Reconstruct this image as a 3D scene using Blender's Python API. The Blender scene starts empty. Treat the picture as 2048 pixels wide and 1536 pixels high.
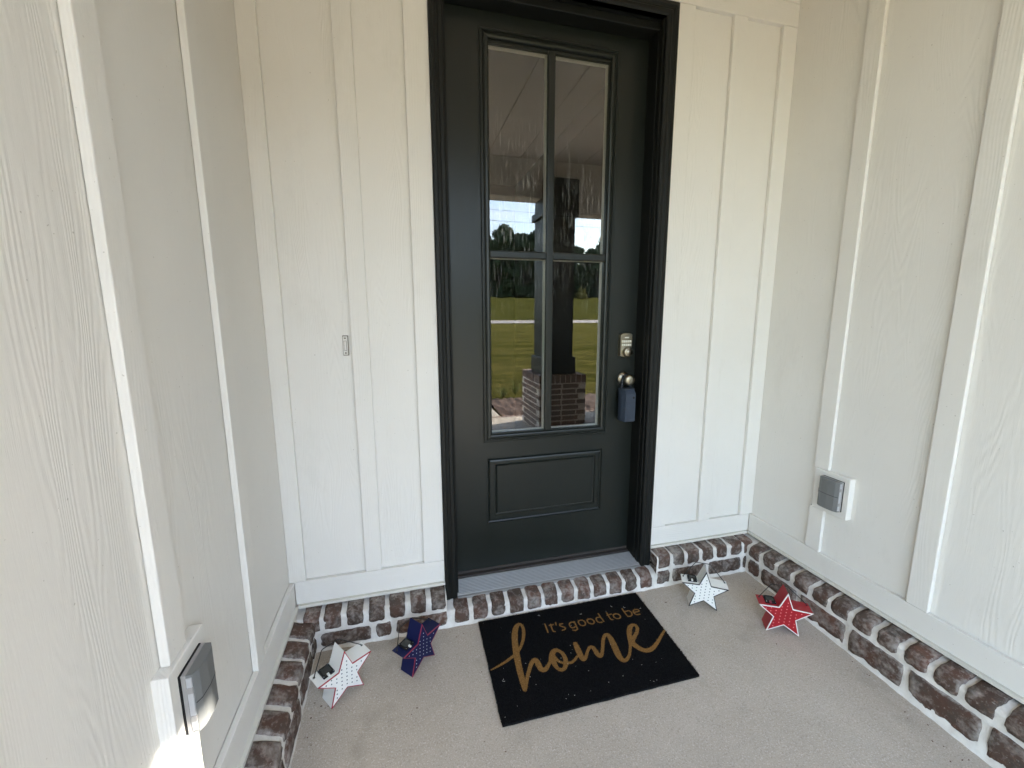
import bpy, bmesh, math, random
from mathutils import Vector, Matrix, noise
import numpy as np
random.seed(7)
R = math.radians
scene = bpy.context.scene
COL = scene.collection

# ---------------------------------------------------------------- camera
cam = bpy.data.cameras.new('camera'); camo = bpy.data.objects.new('camera', cam); COL.objects.link(camo)
scene.camera = camo
cam.sensor_width = 36.0; cam.lens = 834.7 / 2048 * 36; cam.clip_start = 0.02; cam.clip_end = 2000
YAW, PIT, ROL = 0.2600, -0.1599, -0.0023
f = Vector((math.sin(YAW)*math.cos(PIT), math.cos(YAW)*math.cos(PIT), math.sin(PIT)))
r0 = Vector((math.cos(YAW), -math.sin(YAW), 0)); u0 = r0.cross(f)
r = r0*math.cos(ROL)+u0*math.sin(ROL); u = u0*math.cos(ROL)-r0*math.sin(ROL)
m = Matrix((r, u, -f)).transposed().to_4x4(); m.translation = Vector((-0.6656, -1.7272, 1.3384))
camo.matrix_world = m

# ---------------------------------------------------------------- sky, sun, exposure
SUN_EL = R(29.3)
SUN_DIR = Vector((0.940, -0.341, 0)).normalized()*math.cos(SUN_EL) + Vector((0, 0, math.sin(SUN_EL)))
world = bpy.data.worlds.new('World'); scene.world = world; world.use_nodes = True
wt = world.node_tree; wn = wt.nodes; wl = wt.links; wn.clear()
wo = wn.new('ShaderNodeOutputWorld'); bg = wn.new('ShaderNodeBackground'); sk = wn.new('ShaderNodeTexSky')
sk.sky_type = 'NISHITA'; sk.sun_disc = False; sk.sun_elevation = SUN_EL
sk.sun_rotation = math.atan2(SUN_DIR.x, SUN_DIR.y); sk.air_density = 1.2; sk.dust_density = 1.5
bg.inputs[1].default_value = 0.15
# broken white cloud spread evenly over the whole sky
tc = wn.new('ShaderNodeTexCoord'); mp = wn.new('ShaderNodeMapping'); mp.inputs['Scale'].default_value = (1, 1, 2.6)
nz = wn.new('ShaderNodeTexNoise'); nz.inputs['Scale'].default_value = 3.2; nz.inputs['Detail'].default_value = 9; nz.inputs['Roughness'].default_value = .62
cr = wn.new('ShaderNodeValToRGB'); cr.color_ramp.elements[0].position = .47; cr.color_ramp.elements[1].position = .68
mx = wn.new('ShaderNodeMix'); mx.data_type = 'RGBA'; mx.inputs['B'].default_value = (4.7, 5.2, 6.7, 1)
ml = wn.new('ShaderNodeMath'); ml.operation = 'MULTIPLY'; ml.inputs[1].default_value = .75
wl.new(tc.outputs['Generated'], mp.inputs[0]); wl.new(mp.outputs[0], nz.inputs[0]); wl.new(nz.outputs[0], cr.inputs[0])
wl.new(cr.outputs[0], ml.inputs[0]); wl.new(ml.outputs[0], mx.inputs['Factor']); wl.new(sk.outputs[0], mx.inputs['A'])
wl.new(mx.outputs['Result'], bg.inputs[0]); wl.new(bg.outputs[0], wo.inputs[0])
sun = bpy.data.lights.new('sun', 'SUN'); sun.energy = 3.8; sun.angle = R(.8); sun.color = (1, .93, .82)
suno = bpy.data.objects.new('sun', sun); COL.objects.link(suno)
suno.rotation_euler = (-SUN_DIR).to_track_quat('-Z', 'Y').to_euler(); suno.location = SUN_DIR*30
vs = scene.view_settings; vs.view_transform = 'Standard'; vs.look = 'None'; vs.gamma = 1; vs.use_curve_mapping = False
vs.exposure = 3.42

# ---------------------------------------------------------------- materials
class NT:
    def __init__(s, name):
        s.m = bpy.data.materials.new(name); s.m.use_nodes = True; s.t = s.m.node_tree; s.n = s.t.nodes; s.l = s.t.links
        s.p = s.n['Principled BSDF']; s.out = s.n['Material Output']
    def node(s, typ, **kw):
        n = s.n.new('ShaderNode'+typ)
        for k, v in kw.items():
            if k in n.inputs: s.set(n.inputs[k], v)
            else: setattr(n, k, v)
        return n
    def set(s, inp, v):
        if isinstance(v, bpy.types.NodeSocket): s.l.new(v, inp)
        else: inp.default_value = v
    def val(s, k, v): s.set(s.p.inputs[k], v)
    def math(s, op, a, b=None, c=None, clamp=False):
        n = s.n.new('ShaderNodeMath'); n.operation = op; n.use_clamp = clamp
        for i, v in enumerate((a, b, c)):
            if v is not None: s.set(n.inputs[i], v)
        return n.outputs[0]
    def mix(s, fac, a, b):
        n = s.n.new('ShaderNodeMix'); n.data_type = 'RGBA'
        s.set(n.inputs['Factor'], fac); s.set(n.inputs['A'], a); s.set(n.inputs['B'], b); return n.outputs['Result']
    def noise(s, vec, scale, detail=4, rough=.55, dist=0):
        n = s.node('TexNoise'); n.inputs['Scale'].default_value = scale; n.inputs['Detail'].default_value = detail
        n.inputs['Roughness'].default_value = rough; n.inputs['Distortion'].default_value = dist
        if vec is not None: s.l.new(vec, n.inputs['Vector'])
        return n.outputs[0]
    def ramp(s, v, a, b):
        n = s.node('MapRange'); s.set(n.inputs[0], v); n.inputs[1].default_value = a; n.inputs[2].default_value = b; return n.outputs[0]
    def mapping(s, vec, scale=(1, 1, 1), loc=(0, 0, 0)):
        n = s.node('Mapping'); s.l.new(vec, n.inputs[0]); n.inputs['Scale'].default_value = scale
        s.set(n.inputs['Location'], loc); return n.outputs[0]
    def bump(s, h, strength=.3, dist=.002):
        n = s.node('Bump'); n.inputs['Strength'].default_value = strength; n.inputs['Distance'].default_value = dist
        s.l.new(h, n.inputs['Height']); s.l.new(n.outputs[0], s.p.inputs['Normal']); return n
    @property
    def obj(s): return s.node('TexCoord').outputs['Object']
    @property
    def rnd(s): return s.node('ObjectInfo').outputs['Random']
def c4(r, g, b): return (r, g, b, 1)
M = {}
def plain(name, col, rough=.5, metal=0, nscale=40, var=.12, spec=.5, bump=0, bscale=200):
    t = NT(name); nz = t.noise(t.obj, nscale, 5)
    d = tuple(x*(1-var) for x in col); l = tuple(min(1, x*(1+var)) for x in col)
    t.val('Base Color', t.mix(nz, c4(*d), c4(*l))); t.val('Roughness', rough); t.val('Metallic', metal)
    t.val('Specular IOR Level', spec)
    if bump: t.bump(t.noise(t.obj, bscale, 4), bump, .001)
    M[name] = t.m; return t.m

def siding(name, horiz=False, fine=False):
    t = NT(name); ob = t.obj
    sep = t.node('SeparateXYZ'); t.l.new(ob, sep.inputs[0])
    across = t.math('ADD', sep.outputs[0], sep.outputs[1]); along = sep.outputs[2]
    if horiz: across, along = along, across
    # each board carries its own stretch of grain
    comb = t.node('CombineXYZ'); t.l.new(t.math('ADD', across, t.math('MULTIPLY', t.rnd, 37.0)), comb.inputs[0]); t.l.new(along, comb.inputs[1])
    t.l.new(t.math('MULTIPLY', t.rnd, 19.0), comb.inputs[2])
    low = t.noise(t.mapping(comb.outputs[0], (7.0, .85, 1)), 1, 2.5, .45)
    wob = t.noise(t.mapping(comb.outputs[0], (40, 5, 1)), 1, 2, .5)
    ph = t.math('ADD', t.math('MULTIPLY', low, 30.0 if not fine else 14.0), t.math('MULTIPLY', across, 42.0 if not fine else 110.0))
    ph = t.math('ADD', ph, t.math('MULTIPLY', wob, 1.2))
    sn = t.math('SINE', t.math('MULTIPLY', ph, 6.2832))
    amp = t.ramp(t.noise(t.mapping(comb.outputs[0], (9, 1.3, 1), (3, 5, 1)), 1, 2, .5), .36, .62)
    h = t.math('MULTIPLY', sn, amp)
    fibre = t.noise(t.mapping(comb.outputs[0], (420, 22, 1)), 1, 3, .6)
    h = t.math('ADD', h, t.math('MULTIPLY', fibre, 1.5))
    t.bump(h, .25 if not fine else .24, .0010)
    dirt = t.noise(ob, 2.2, 5, .6)
    col = t.mix(t.ramp(dirt, .35, .75), c4(.755, .735, .69), c4(.72, .70, .655))
    smu = t.math('MULTIPLY', t.ramp(t.noise(t.mapping(ob, (3.5, 3.5, 1.6), (7, 2, 1)), 1, 6, .72), .58, .74), .16)
    col = t.mix(smu, col, c4(.42, .40, .34))
    spk = t.ramp(t.noise(ob, 110, 2, .5), .735, .77)
    col = t.mix(t.math('MULTIPLY', spk, .55), col, c4(.30, .27, .22))
    col = t.mix(t.math('MULTIPLY', t.math('SUBTRACT', 0.0, t.math('MINIMUM', h, 0.0)), .03), col, c4(.62, .60, .55))
    t.val('Base Color', col); t.val('Roughness', .55); t.val('Specular IOR Level', .35)
    M[name] = t.m
siding('siding_paint'); siding('batten_paint', fine=True); siding('board_paint', horiz=True, fine=True)

def brick_mat(name, white, dark=1.0):
    t = NT(name); ob = t.obj
    off = t.node('CombineXYZ'); rn = t.math('MULTIPLY', t.rnd, 61.0); t.l.new(rn, off.inputs[0]); t.l.new(rn, off.inputs[2])
    v = t.mapping(ob, (1, 1, 1), off.outputs[0])
    a = t.noise(v, 16, 6, .62); b = t.noise(v, 55, 5, .6); g = t.noise(v, 13, 5, .62, .8)
    c1 = t.mix(t.rnd, c4(.072*dark, .046*dark, .034*dark), c4(.138*dark, .068*dark, .048*dark))
    c2 = t.mix(t.ramp(a, .38, .66), c1, c4(.082*dark, .064*dark, .052*dark))
    c2 = t.mix(t.ramp(b, .55, .75), c2, c4(.165*dark, .090*dark, .062*dark))
    wash = t.math('MULTIPLY', t.ramp(t.math('ADD', t.math('MULTIPLY', g, .6), t.math('MULTIPLY', b, .4)), .47, .64), white, clamp=True)
    speck = t.math('MULTIPLY', t.ramp(t.noise(v, 90, 5, .75), .58, .70), min(1, white*.9))
    # mortar smeared over the arrises when the joints were pointed
    sg = t.node('SeparateXYZ'); t.l.new(t.node('TexCoord').outputs['Generated'], sg.inputs[0])
    ed = [t.math('ABSOLUTE', t.math('SUBTRACT', sg.outputs[i], .5)) for i in (0, 2)]
    near = t.math('MAXIMUM', ed[0], ed[1])
    sm = t.ramp(t.math('ADD', near, t.math('MULTIPLY', t.math('SUBTRACT', t.noise(v, 34, 6, .7), .5), .55)), .42, .56)
    c2 = t.mix(t.math('MAXIMUM', t.math('MAXIMUM', wash, speck), t.math('MULTIPLY', sm, min(1, white*1.5))), c2, c4(.50, .465, .425))
    t.val('Base Color', c2); t.val('Roughness', .88); t.val('Specular IOR Level', .25)
    t.bump(t.math('ADD', t.math('MULTIPLY', a, .7), t.math('MULTIPLY', b, .6)), .8, .005)
    M[name] = t.m
brick_mat('brick_clay', .48, .92); brick_mat('brick_pier', .15, 1.9)

t = NT('mortar'); ob = t.obj
t.val('Base Color', t.mix(t.ramp(t.noise(ob, 14, 6, .65), .4, .72), c4(.76, .735, .69), c4(.56, .52, .465)))
t.val('Roughness', .95); t.bump(t.noise(ob, 120, 5, .65), .6, .003); M['mortar'] = t.m
plain('pier_mortar', (.72, .64, .56), .95, bump=.4)

t = NT('concrete'); ob = t.obj
big = t.noise(ob, 1.7, 6, .62, .4); mid = t.noise(ob, 9, 6, .65); sp = t.noise(ob, 190, 4, .7)
broom = t.noise(t.mapping(ob, (14, 300, 14)), 1, 3, .6)
col = t.mix(t.ramp(big, .34, .68), c4(.435, .378, .310), c4(.51, .448, .375))
col = t.mix(t.math('MULTIPLY', t.ramp(mid, .45, .72), .30), col, c4(.36, .31, .25))
col = t.mix(t.math('MULTIPLY', t.ramp(sp, .53, .66), .55), col, c4(.22, .19, .155))
col = t.mix(t.math('MULTIPLY', t.ramp(t.noise(ob, 240, 3, .6), .56, .68), .6), col, c4(.72, .67, .60))
stain = t.math('MULTIPLY', t.ramp(t.noise(t.mapping(ob, (1, 1, 1), (4.2, 1.7, 0)), 3.4, 5, .7),   .58, .74), .40)
col = t.mix(stain, col, c4(.24, .205, .15))
t.val('Base Color', col); t.val('Roughness', .86); t.val('Specular IOR Level', .3)
t.bump(t.math('ADD', t.math('MULTIPLY', broom, .8), t.math('ADD', t.math('MULTIPLY', sp, .8), mid)), .45, .0016)
M['concrete'] = t.m

t = NT('door_paint'); ob = t.obj
t.val('Base Color', t.mix(t.noise(ob, 3, 4), c4(.0082, .0108, .0090), c4(.0105, .0135, .0112)))
t.val('Roughness', t.ramp(t.noise(t.mapping(ob, (60, 60, 4)), 1, 4), -1.0, 3.2)); t.val('Specular IOR Level', .42)
t.bump(t.noise(t.mapping(ob, (160, 160, 9)), 1, 3), .05, .0006); M['door_paint'] = t.m
plain('frame_paint_shaded', (.0062, .0070, .0062), .5, nscale=6, var=.15, spec=.28)  # door paint darkened, puts the dim light on the jambs into the colour

def glass(name, refl):
    t = NT(name); t.n.remove(t.p); ob = t.obj
    gl = t.node('BsdfGlossy'); gl.inputs['Roughness'].default_value = .0
    tr = t.node('BsdfTransparent'); tr.inputs['Color'].default_value = (.955, .965, .955, 1)
    df = t.node('BsdfDiffuse'); df.inputs['Color'].default_value = (.55, .56, .56, 1)
    # dried rain streaks running down the pane, densest in the middle of the glass
    st = t.noise(t.mapping(ob, (175, 1, 13)), 1, 4, .65); pat = t.noise(t.mapping(ob, (14, 1, 2.4)), 1, 4, .6)
    sep = t.node('SeparateXYZ'); t.l.new(ob, sep.inputs[0])
    mid = t.math('SUBTRACT', 1.0, t.math('ABSOLUTE', t.math('DIVIDE', t.math('SUBTRACT', sep.outputs[2], 1.72), .62)), clamp=True)
    d = t.math('MULTIPLY', t.math('MULTIPLY', t.ramp(st, .52, .68), t.ramp(pat, .35, .6)), t.math('ADD', t.math('MULTIPLY', mid, .34), .006))
    fr = t.node('Fresnel'); fr.inputs['IOR'].default_value = 1.5
    fac = t.math('ADD', t.math('MULTIPLY', fr.outputs[0], 1.2), refl, clamp=True)
    a = t.node('MixShader'); t.l.new(fac, a.inputs[0]); t.l.new(tr.outputs[0], a.inputs[1]); t.l.new(gl.outputs[0], a.inputs[2])
    b = t.node('MixShader'); t.l.new(d, b.inputs[0]); t.l.new(a.outputs[0], b.inputs[1]); t.l.new(df.outputs[0], b.inputs[2])
    t.l.new(b.outputs[0], t.out.inputs[0]); M[name] = t.m
glass('pane_glass', .034)

plain('spacer', (.80, .77, .68), .7, nscale=60, bump=.3)
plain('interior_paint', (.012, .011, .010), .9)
t = NT('aluminium'); t.val('Base Color', c4(.33, .33, .33)); t.val('Metallic', .55); t.val('Roughness', t.ramp(t.noise(t.obj, 60, 4), -.6, 1.6)); M['aluminium'] = t.m
plain('sill_brown', (.034, .028, .025), .6)
plain('flashing', (.66, .64, .57), .5, nscale=20, var=.08)
plain('nickel', (.36, .325, .25), .33, 1.0, var=.05)
plain('chrome', (.75, .75, .73), .12, 1.0, var=.04)
plain('nickel_dark', (.28, .25, .19), .4, 1.0)
plain('key_white', (.72, .70, .60), .5)
plain('black_plastic', (.007, .007, .008), .5, var=.3, spec=.25)
plain('lockbox_blue', (.026, .038, .060), .55, nscale=25, var=.25, bump=.2)
plain('lockbox_rubber', (.02, .024, .032), .6)
plain('outlet_grey', (.155, .160, .158), .6, nscale=15, var=.06)
plain('outlet_edge', (.30, .29, .28), .45)
plain('outlet_light', (.42, .42, .43), .4)
plain('bell_white', (.72, .70, .66), .4)
plain('bell_grey', (.45, .43, .39), .5)
plain('screw', (.22, .19, .16), .45, .7)
plain('star_white', (.80, .80, .76), .35, nscale=30, var=.04)
plain('star_red', (.33, .008, .016), .32, nscale=30, var=.08)
plain('star_navy', (.0028, .0065, .050), .5, nscale=30, var=.1, spec=.25)
plain('trim_red', (.36, .014, .03), .35)
plain('trim_black', (.014, .014, .016), .4)
plain('trim_white', (.82, .78, .76), .4)
plain('trim_crimson', (.26, .02, .05), .35)
plain('dot_dark', (.05, .075, .085), .4)
plain('dot_pale', (.62, .66, .70), .4)
plain('dot_pink', (.72, .22, .22), .4)
t = NT('solar_cell'); t.val('Base Color', c4(.012, .014, .012)); t.val('Roughness', .12); M['solar_cell'] = t.m
plain('wire_black', (.012, .012, .012), .4, .3)
t = NT('coir_black'); t.val('Base Color', t.mix(t.ramp(t.noise(t.obj, 420, 3, .7), .42, .68), c4(.0020, .0021, .0026), c4(.017, .0165, .017))); t.val('Roughness', .9); t.val('Specular IOR Level', .1); M['coir_black'] = t.m
t = NT('coir_tan'); t.val('Base Color', t.mix(t.ramp(t.noise(t.obj, 330, 4, .75), .36, .64), c4(.11, .05, .014), c4(.36, .20, .065))); t.val('Roughness', .9); t.val('Specular IOR Level', .1); M['coir_tan'] = t.m
plain('lint', (.75, .73, .68), .8)
plain('mud', (.09, .035, .018), .9)
plain('ceiling_paint', (.66, .61, .56), .6, nscale=3, var=.03)
plain('beam_paint', (.60, .56, .52), .6, nscale=3, var=.05)
plain('column_paint', (.020, .023, .020), .5, nscale=12, var=.15)
t = NT('lawn'); ob = t.obj
c = t.mix(t.ramp(t.noise(ob, 1.1, 8, .8), .38, .62), c4(.070, .070, .020), c4(.180, .152, .044))
c = t.mix(t.math('MULTIPLY', t.ramp(t.noise(t.mapping(ob, (.10, .55, .6)), 1.3, 7, .75), .46, .60), .85), c, c4(.070, .072, .014))
t.val('Base Color', c); t.val('Roughness', 1); t.val('Specular IOR Level', 0.0); t.bump(t.noise(ob, 7, 6, .75), 1, .25); M['lawn'] = t.m
t = NT('bank_grass'); ob = t.obj
c = t.mix(t.ramp(t.noise(t.mapping(ob, (.35, .9, 1.2)), 1.4, 8, .8), .38, .62), c4(.045, .052, .012), c4(.125, .115, .030))
t.val('Base Color', c); t.val('Roughness', 1); t.val('Specular IOR Level', 0.0); t.bump(t.noise(ob, 3, 7, .75), 1, .5); M['bank_grass'] = t.m
plain('mulch_bark', (.075, .040, .025), .95, nscale=30, var=.6, bump=1, bscale=60)
plain('road_surface', (.30, .27, .25), .9, nscale=2, var=.1)
def leafmat(name, a, b):
    t = NT(name); t.val('Base Color', t.mix(t.noise(t.obj, 1.1, 4, .6), c4(*a), c4(*b))); t.val('Roughness', .7)
    t.val('Specular IOR Level', .2); M[name] = t.m
leafmat('leaf_dark', (.022, .036, .016), (.055, .082, .030)); leafmat('leaf_olive', (.13, .12, .03), (.22, .19, .05))
leafmat('leaf_blade', (.12, .15, .04), (.28, .30, .12))
plain('bark', (.055, .042, .032), .95)

# ---------------------------------------------------------------- helpers
def link(o): COL.objects.link(o); return o
def setp(o, label=None, cat=None, group=None, kind=None):
    if label: o['label'] = label
    if cat: o['category'] = cat
    if group: o['group'] = group
    if kind: o['kind'] = kind
    return o
def empty(name, loc=(0, 0, 0), rot=(0, 0, 0)):
    o = bpy.data.objects.new(name, None); o.location = loc; o.rotation_euler = rot; o.empty_display_size = .05; return link(o)
def mesh_obj(name, bm, mat, parent=None, smooth=False, recalc=True):
    if recalc: bmesh.ops.recalc_face_normals(bm, faces=bm.faces)
    me = bpy.data.meshes.new(name); bm.to_mesh(me); bm.free()
    for mm in (mat if isinstance(mat, (list, tuple)) else [mat]): me.materials.append(M[mm])
    if smooth:
        for p in me.polygons: p.use_smooth = True
    o = bpy.data.objects.new(name, me); o.parent = parent; return link(o)
def inst(name, me, parent=None, mat4=None):
    o = bpy.data.objects.new(name, me); o.parent = parent
    if mat4 is not None: o.matrix_local = mat4
    return link(o)
def add_box(bm, a, b, T=None, bevel=0, seg=1, mi=0):
    lo = [min(x, y) for x, y in zip(a, b)]; hi = [max(x, y) for x, y in zip(a, b)]
    vs_ = [bm.verts.new((x, y, z)) for x in (lo[0], hi[0]) for y in (lo[1], hi[1]) for z in (lo[2], hi[2])]
    fs = [bm.faces.new([vs_[i] for i in q]) for q in ((0, 1, 3, 2), (4, 6, 7, 5), (0, 4, 5, 1), (2, 3, 7, 6), (0, 2, 6, 4), (1, 5, 7, 3))]
    for f_ in fs: f_.material_index = mi
    if bevel:
        es = list({e for f_ in fs for e in f_.edges})
        g = bmesh.ops.bevel(bm, geom=es, offset=bevel, segments=seg, profile=.5, affect='EDGES')
        vs_ = list({v for v in g['verts']} | {v for f_ in g['faces'] for v in f_.verts} | {v for v in vs_ if v.is_valid})
    if T:
        for v in vs_: v.co = T(v.co)
    return vs_
def box(name, a, b, mat, parent=None, bevel=.0015, T=None, seg=1):
    bm = bmesh.new(); add_box(bm, a, b, T, bevel, seg); return mesh_obj(name, bm, mat, parent)
def add_cyl(bm, p0, p1, ra, rb=None, n=16, caps=True, mi=0):
    rb = ra if rb is None else rb; p0 = Vector(p0); p1 = Vector(p1); d = (p1-p0).normalized()
    a = d.orthogonal().normalized(); b = d.cross(a)
    A = [bm.verts.new(p0+(a*math.cos(k*math.tau/n)+b*math.sin(k*math.tau/n))*ra) for k in range(n)]
    B = [bm.verts.new(p1+(a*math.cos(k*math.tau/n)+b*math.sin(k*math.tau/n))*rb) for k in range(n)]
    for k in range(n): bm.faces.new((A[k], A[(k+1) % n], B[(k+1) % n], B[k])).material_index = mi
    if caps: bm.faces.new(A[::-1]).material_index = mi; bm.faces.new(B).material_index = mi
def add_tube(bm, pts, rad, n=8):
    pts = [Vector(p) for p in pts]; rings = []; prev = None
    for i, p in enumerate(pts):
        d = ((pts[min(i+1, len(pts)-1)]-p).normalized()+(p-pts[max(i-1, 0)]).normalized()).normalized()
        a = d.orthogonal().normalized() if prev is None else (prev-d*prev.dot(d)).normalized()
        prev = a; b = d.cross(a); rr = rad[i] if isinstance(rad, (list, tuple)) else rad
        rings.append([bm.verts.new(p+(a*math.cos(k*math.tau/n)+b*math.sin(k*math.tau/n))*rr) for k in range(n)])
    for x, y in zip(rings, rings[1:]):
        for k in range(n): bm.faces.new((x[k], x[(k+1) % n], y[(k+1) % n], y[k]))
    bm.faces.new(rings[0][::-1]); bm.faces.new(rings[-1])
def add_lathe(bm, prof, origin, axis, n=28):
    o = Vector(origin); d = Vector(axis).normalized(); a = d.orthogonal().normalized(); b = d.cross(a); rings = []
    for rr, h in prof:
        if rr < 1e-6: rings.append([bm.verts.new(o+d*h)])
        else: rings.append([bm.verts.new(o+d*h+(a*math.cos(k*math.tau/n)+b*math.sin(k*math.tau/n))*rr) for k in range(n)])
    for x, y in zip(rings, rings[1:]):
        for k in range(n):
            k2 = (k+1) % n
            if len(x) == 1 and len(y) == 1: continue
            if len(x) == 1: bm.faces.new((x[0], y[k2], y[k]))
            elif len(y) == 1: bm.faces.new((x[k], x[k2], y[0]))
            else: bm.faces.new((x[k], x[k2], y[k2], y[k]))
def frame_sweep(bm, rect, prof, T):
    """mitred moulding: rect=(x0,x1,z0,z1); prof=[(inset, height)]; T maps (x, height, z)"""
    x0, x1, z0, z1 = rect; rings = []
    for i, h in prof:
        i = i if isinstance(i, tuple) else (i, i, i)
        rings.append([bm.verts.new(T(Vector(p))) for p in ((x0+i[0], h, z0+i[1]), (x1-i[0], h, z0+i[1]), (x1-i[0], h, z1-i[2]), (x0+i[0], h, z1-i[2]))])
    for a, b in zip(rings, rings[1:]):
        for k in range(4): bm.faces.new((a[k], a[(k+1) % 4], b[(k+1) % 4], b[k]))
    return rings

XL, XR = -1.1273, 1.1283
ZTL, ZTR = .1697, .1832        # bottom of the trim board, left half and right half
SL = .0411                     # fall of the porch slab towards the garden
ZC = 3.25                      # porch ceiling
YE = -1.60                     # mouth of the entry recess
def flo(y): return SL*y

TB = lambda v: Vector((v.x, -v.y, v.z))              # u, d (out from trim face), z
TL = lambda v: Vector((XL+v.y, -v.x, v.z))
TR = lambda v: Vector((XR-v.y, -v.x, v.z))
PD = -.019                                            # siding sheet sits behind the battens

# ---------------------------------------------------------------- brick pieces
def brick_mesh(w, prof, seed, nu=5, rough=.0035):
    """w: width along the wall; prof: outline (d, z) quad [back-bottom, front-bottom, front-top, back-top]; rounded, chipped clay block"""
    rng = random.Random(seed); bm = bmesh.new(); n = 4
    bb, fb, ft, bt = [Vector(p) for p in prof]
    def P(a, b, c):    # a along, b depth 0..1, c height 0..1
        lo = bb.lerp(fb, b); hi = bt.lerp(ft, b); q = lo.lerp(hi, c); return Vector(((a-.5)*w, q.x, q.y))
    verts = {}
    def V(i, j, k):
        key = (i, j, k)
        if key not in verts:
            a, b, c_ = i/nu, j/n, k/n
            # pull corners in
            q = Vector((a*2-1, b*2-1, c_*2-1)); e = [abs(x) > .999 for x in q]
            ne = sum(e); s = 1.0
            p = P(a, b, c_); ctr = P(.5, .5, .5)
            if ne >= 2: p = p+(ctr-p).normalized()*(.0035 if ne == 2 else .007)*rng.uniform(.6, 1.7)
            nv = noise.noise_vector(Vector((p.x*38+seed*3.1, p.y*38, p.z*38)))
            p = p+nv*rough+Vector((rng.uniform(-1, 1), rng.uniform(-1, 1), rng.uniform(-1, 1)))*.0009
            verts[key] = bm.verts.new(p)
        return verts[key]
    for i in range(nu):
        for j in range(n):
            for k in (0, n): bm.faces.new((V(i, j, k), V(i+1, j, k), V(i+1, j+1, k), V(i, j+1, k)))
    for i in range(nu):
        for k in range(n):
            for j in (0, n): bm.faces.new((V(i, j, k), V(i, j, k+1), V(i+1, j, k+1), V(i+1, j, k)))
    for j in range(n):
        for k in range(n):
            for i in (0, nu): bm.faces.new((V(i, j, k), V(i, j+1, k), V(i, j+1, k+1), V(i, j, k+1)))
    bmesh.ops.recalc_face_normals(bm, faces=bm.faces)
    me = bpy.data.meshes.new('brick'); bm.to_mesh(me); bm.free(); me.materials.append(M['brick_clay'])
    for p in me.polygons: p.use_smooth = True
    return me
def wall_mat(T, uc, dz=0, dd=0, tilt=0, flip=False):
    o = T(Vector((0, 0, 0))); ex = T(Vector((1, 0, 0)))-o; ey = T(Vector((0, 1, 0)))-o
    if flip: ex = -ex
    mm = Matrix((ex, ey, Vector((0, 0, 1)))).transposed().to_4x4()
    mm.translation = T(Vector((uc, dd, dz))); return mm @ Matrix.Rotation(tilt, 4, 'Y')
def mortar_run(name, parent, T, u0, u1, prof, seed):
    bm = bmesh.new(); nu = max(3, int((u1-u0)/.006)); pts = []
    P = [Vector(p) for p in prof]; S = []
    for a, b in zip(P, P[1:]):
        k = max(1, int((b-a).length/.007))
        S += [a.lerp(b, q/k) for q in range(k)]
    S.append(P[-1]); rows = []
    for i in range(nu+1):
        uu = u0+(u1-u0)*i/nu; row = []
        for s_ in S:
            nv = noise.noise(Vector((uu*30+seed, s_.x*30, s_.y*30)))*.0028+noise.noise(Vector((uu*95+seed, s_.x*95, s_.y*95)))*.0012
            row.append(bm.verts.new(T(Vector((uu, s_.x+nv, s_.y+nv*.6)))))
        rows.append(row)
    for a, b in zip(rows, rows[1:]):
        for k in range(len(S)-1): bm.faces.new((a[k], b[k], b[k+1], a[k+1]))
    o = mesh_obj(name, bm, 'mortar', parent, smooth=True); return o
P_ = .0747
def brick_base(wall, T, u0, u1, joints, zt, zrb, sj, seed, fall=False, dfront=P_, zf=.155):
    """plinth of a wall: rowlock course on edge above a stretcher course"""
    fz = (lambda u_: flo(-u_)) if fall else (lambda u_: flo(-dfront))
    zlow = min(fz(u0), fz(u1))
    pl = mortar_run('brick_plinth', wall, T, u0, u1, [(-.03, zt-.028), (.0, zt-.027), (dfront-.014, zf-.010), (dfront-.007, zf-.018), (dfront-.006, .02), (dfront-.003, .002), (dfront+.012, zlow-.006), (dfront+.02, zlow-.02)], seed)
    rng = random.Random(seed)
    for a, b in zip(joints, joints[1:]):
        w = abs(b-a)-.0185; 
        me = brick_mesh(w, [(-.02, zrb+.004), (dfront+.001, zrb+.005), (dfront-.002, zf+rng.uniform(-.004, .004)), (-.025, zt-.012)], rng.randint(0, 9999))
        inst('brick', me, pl, wall_mat(T, (a+b)/2, 0, rng.uniform(-.002, .002), rng.uniform(-.02, .02)))
    for a, b in zip(sj, sj[1:]):
        w = abs(b-a)-.016; um = (a+b)/2
        me = brick_mesh(w, [(-.02, fz(um)+.013), (dfront+.002, fz(um)+.014), (dfront+.001, zrb-.009), (-.02, zrb-.009)], rng.randint(0, 9999), nu=10)
        inst('brick', me, pl, wall_mat(T, um, 0, rng.uniform(-.002, .002), rng.uniform(-.008, .008)))
    return pl

# ---------------------------------------------------------------- wall things
def seq(a, b, n): return [a+(b-a)*i/n for i in range(n+1)]
def panel(wall, T, u0, u1, z0, z1=ZC): return box('siding_panel', (u0+.001, PD-.011, z0), (u1-.001, PD, z1), 'siding_paint', wall, 0, T)
def batten(wall, T, u0, u1, z0, z1=ZC, name='batten'): return box(name, (u0, PD+.0014, z0), (u1, 0, z1), 'batten_paint', wall, .0022, T, 2)
def base_board(wall, T, u0, u1, z0, z1): return box('base_board', (u0, PD+.0018, z0), (u1, 0, z1), 'board_paint', wall, .0018, T, 2)
def flashing(wall, T, u0, u1, zt):
    bm = bmesh.new(); add_box(bm, (u0, -.03, zt-.0035), (u1, .010, zt-.001), T); add_box(bm, (u0, .0085, zt-.012), (u1, .0115, zt-.0012), T)
    return mesh_obj('flashing', bm, 'flashing', wall)

back = setp(empty('siding_wall', (0, 0, 0)), 'white board and batten wall around the dark green front door', 'wall')
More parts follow.
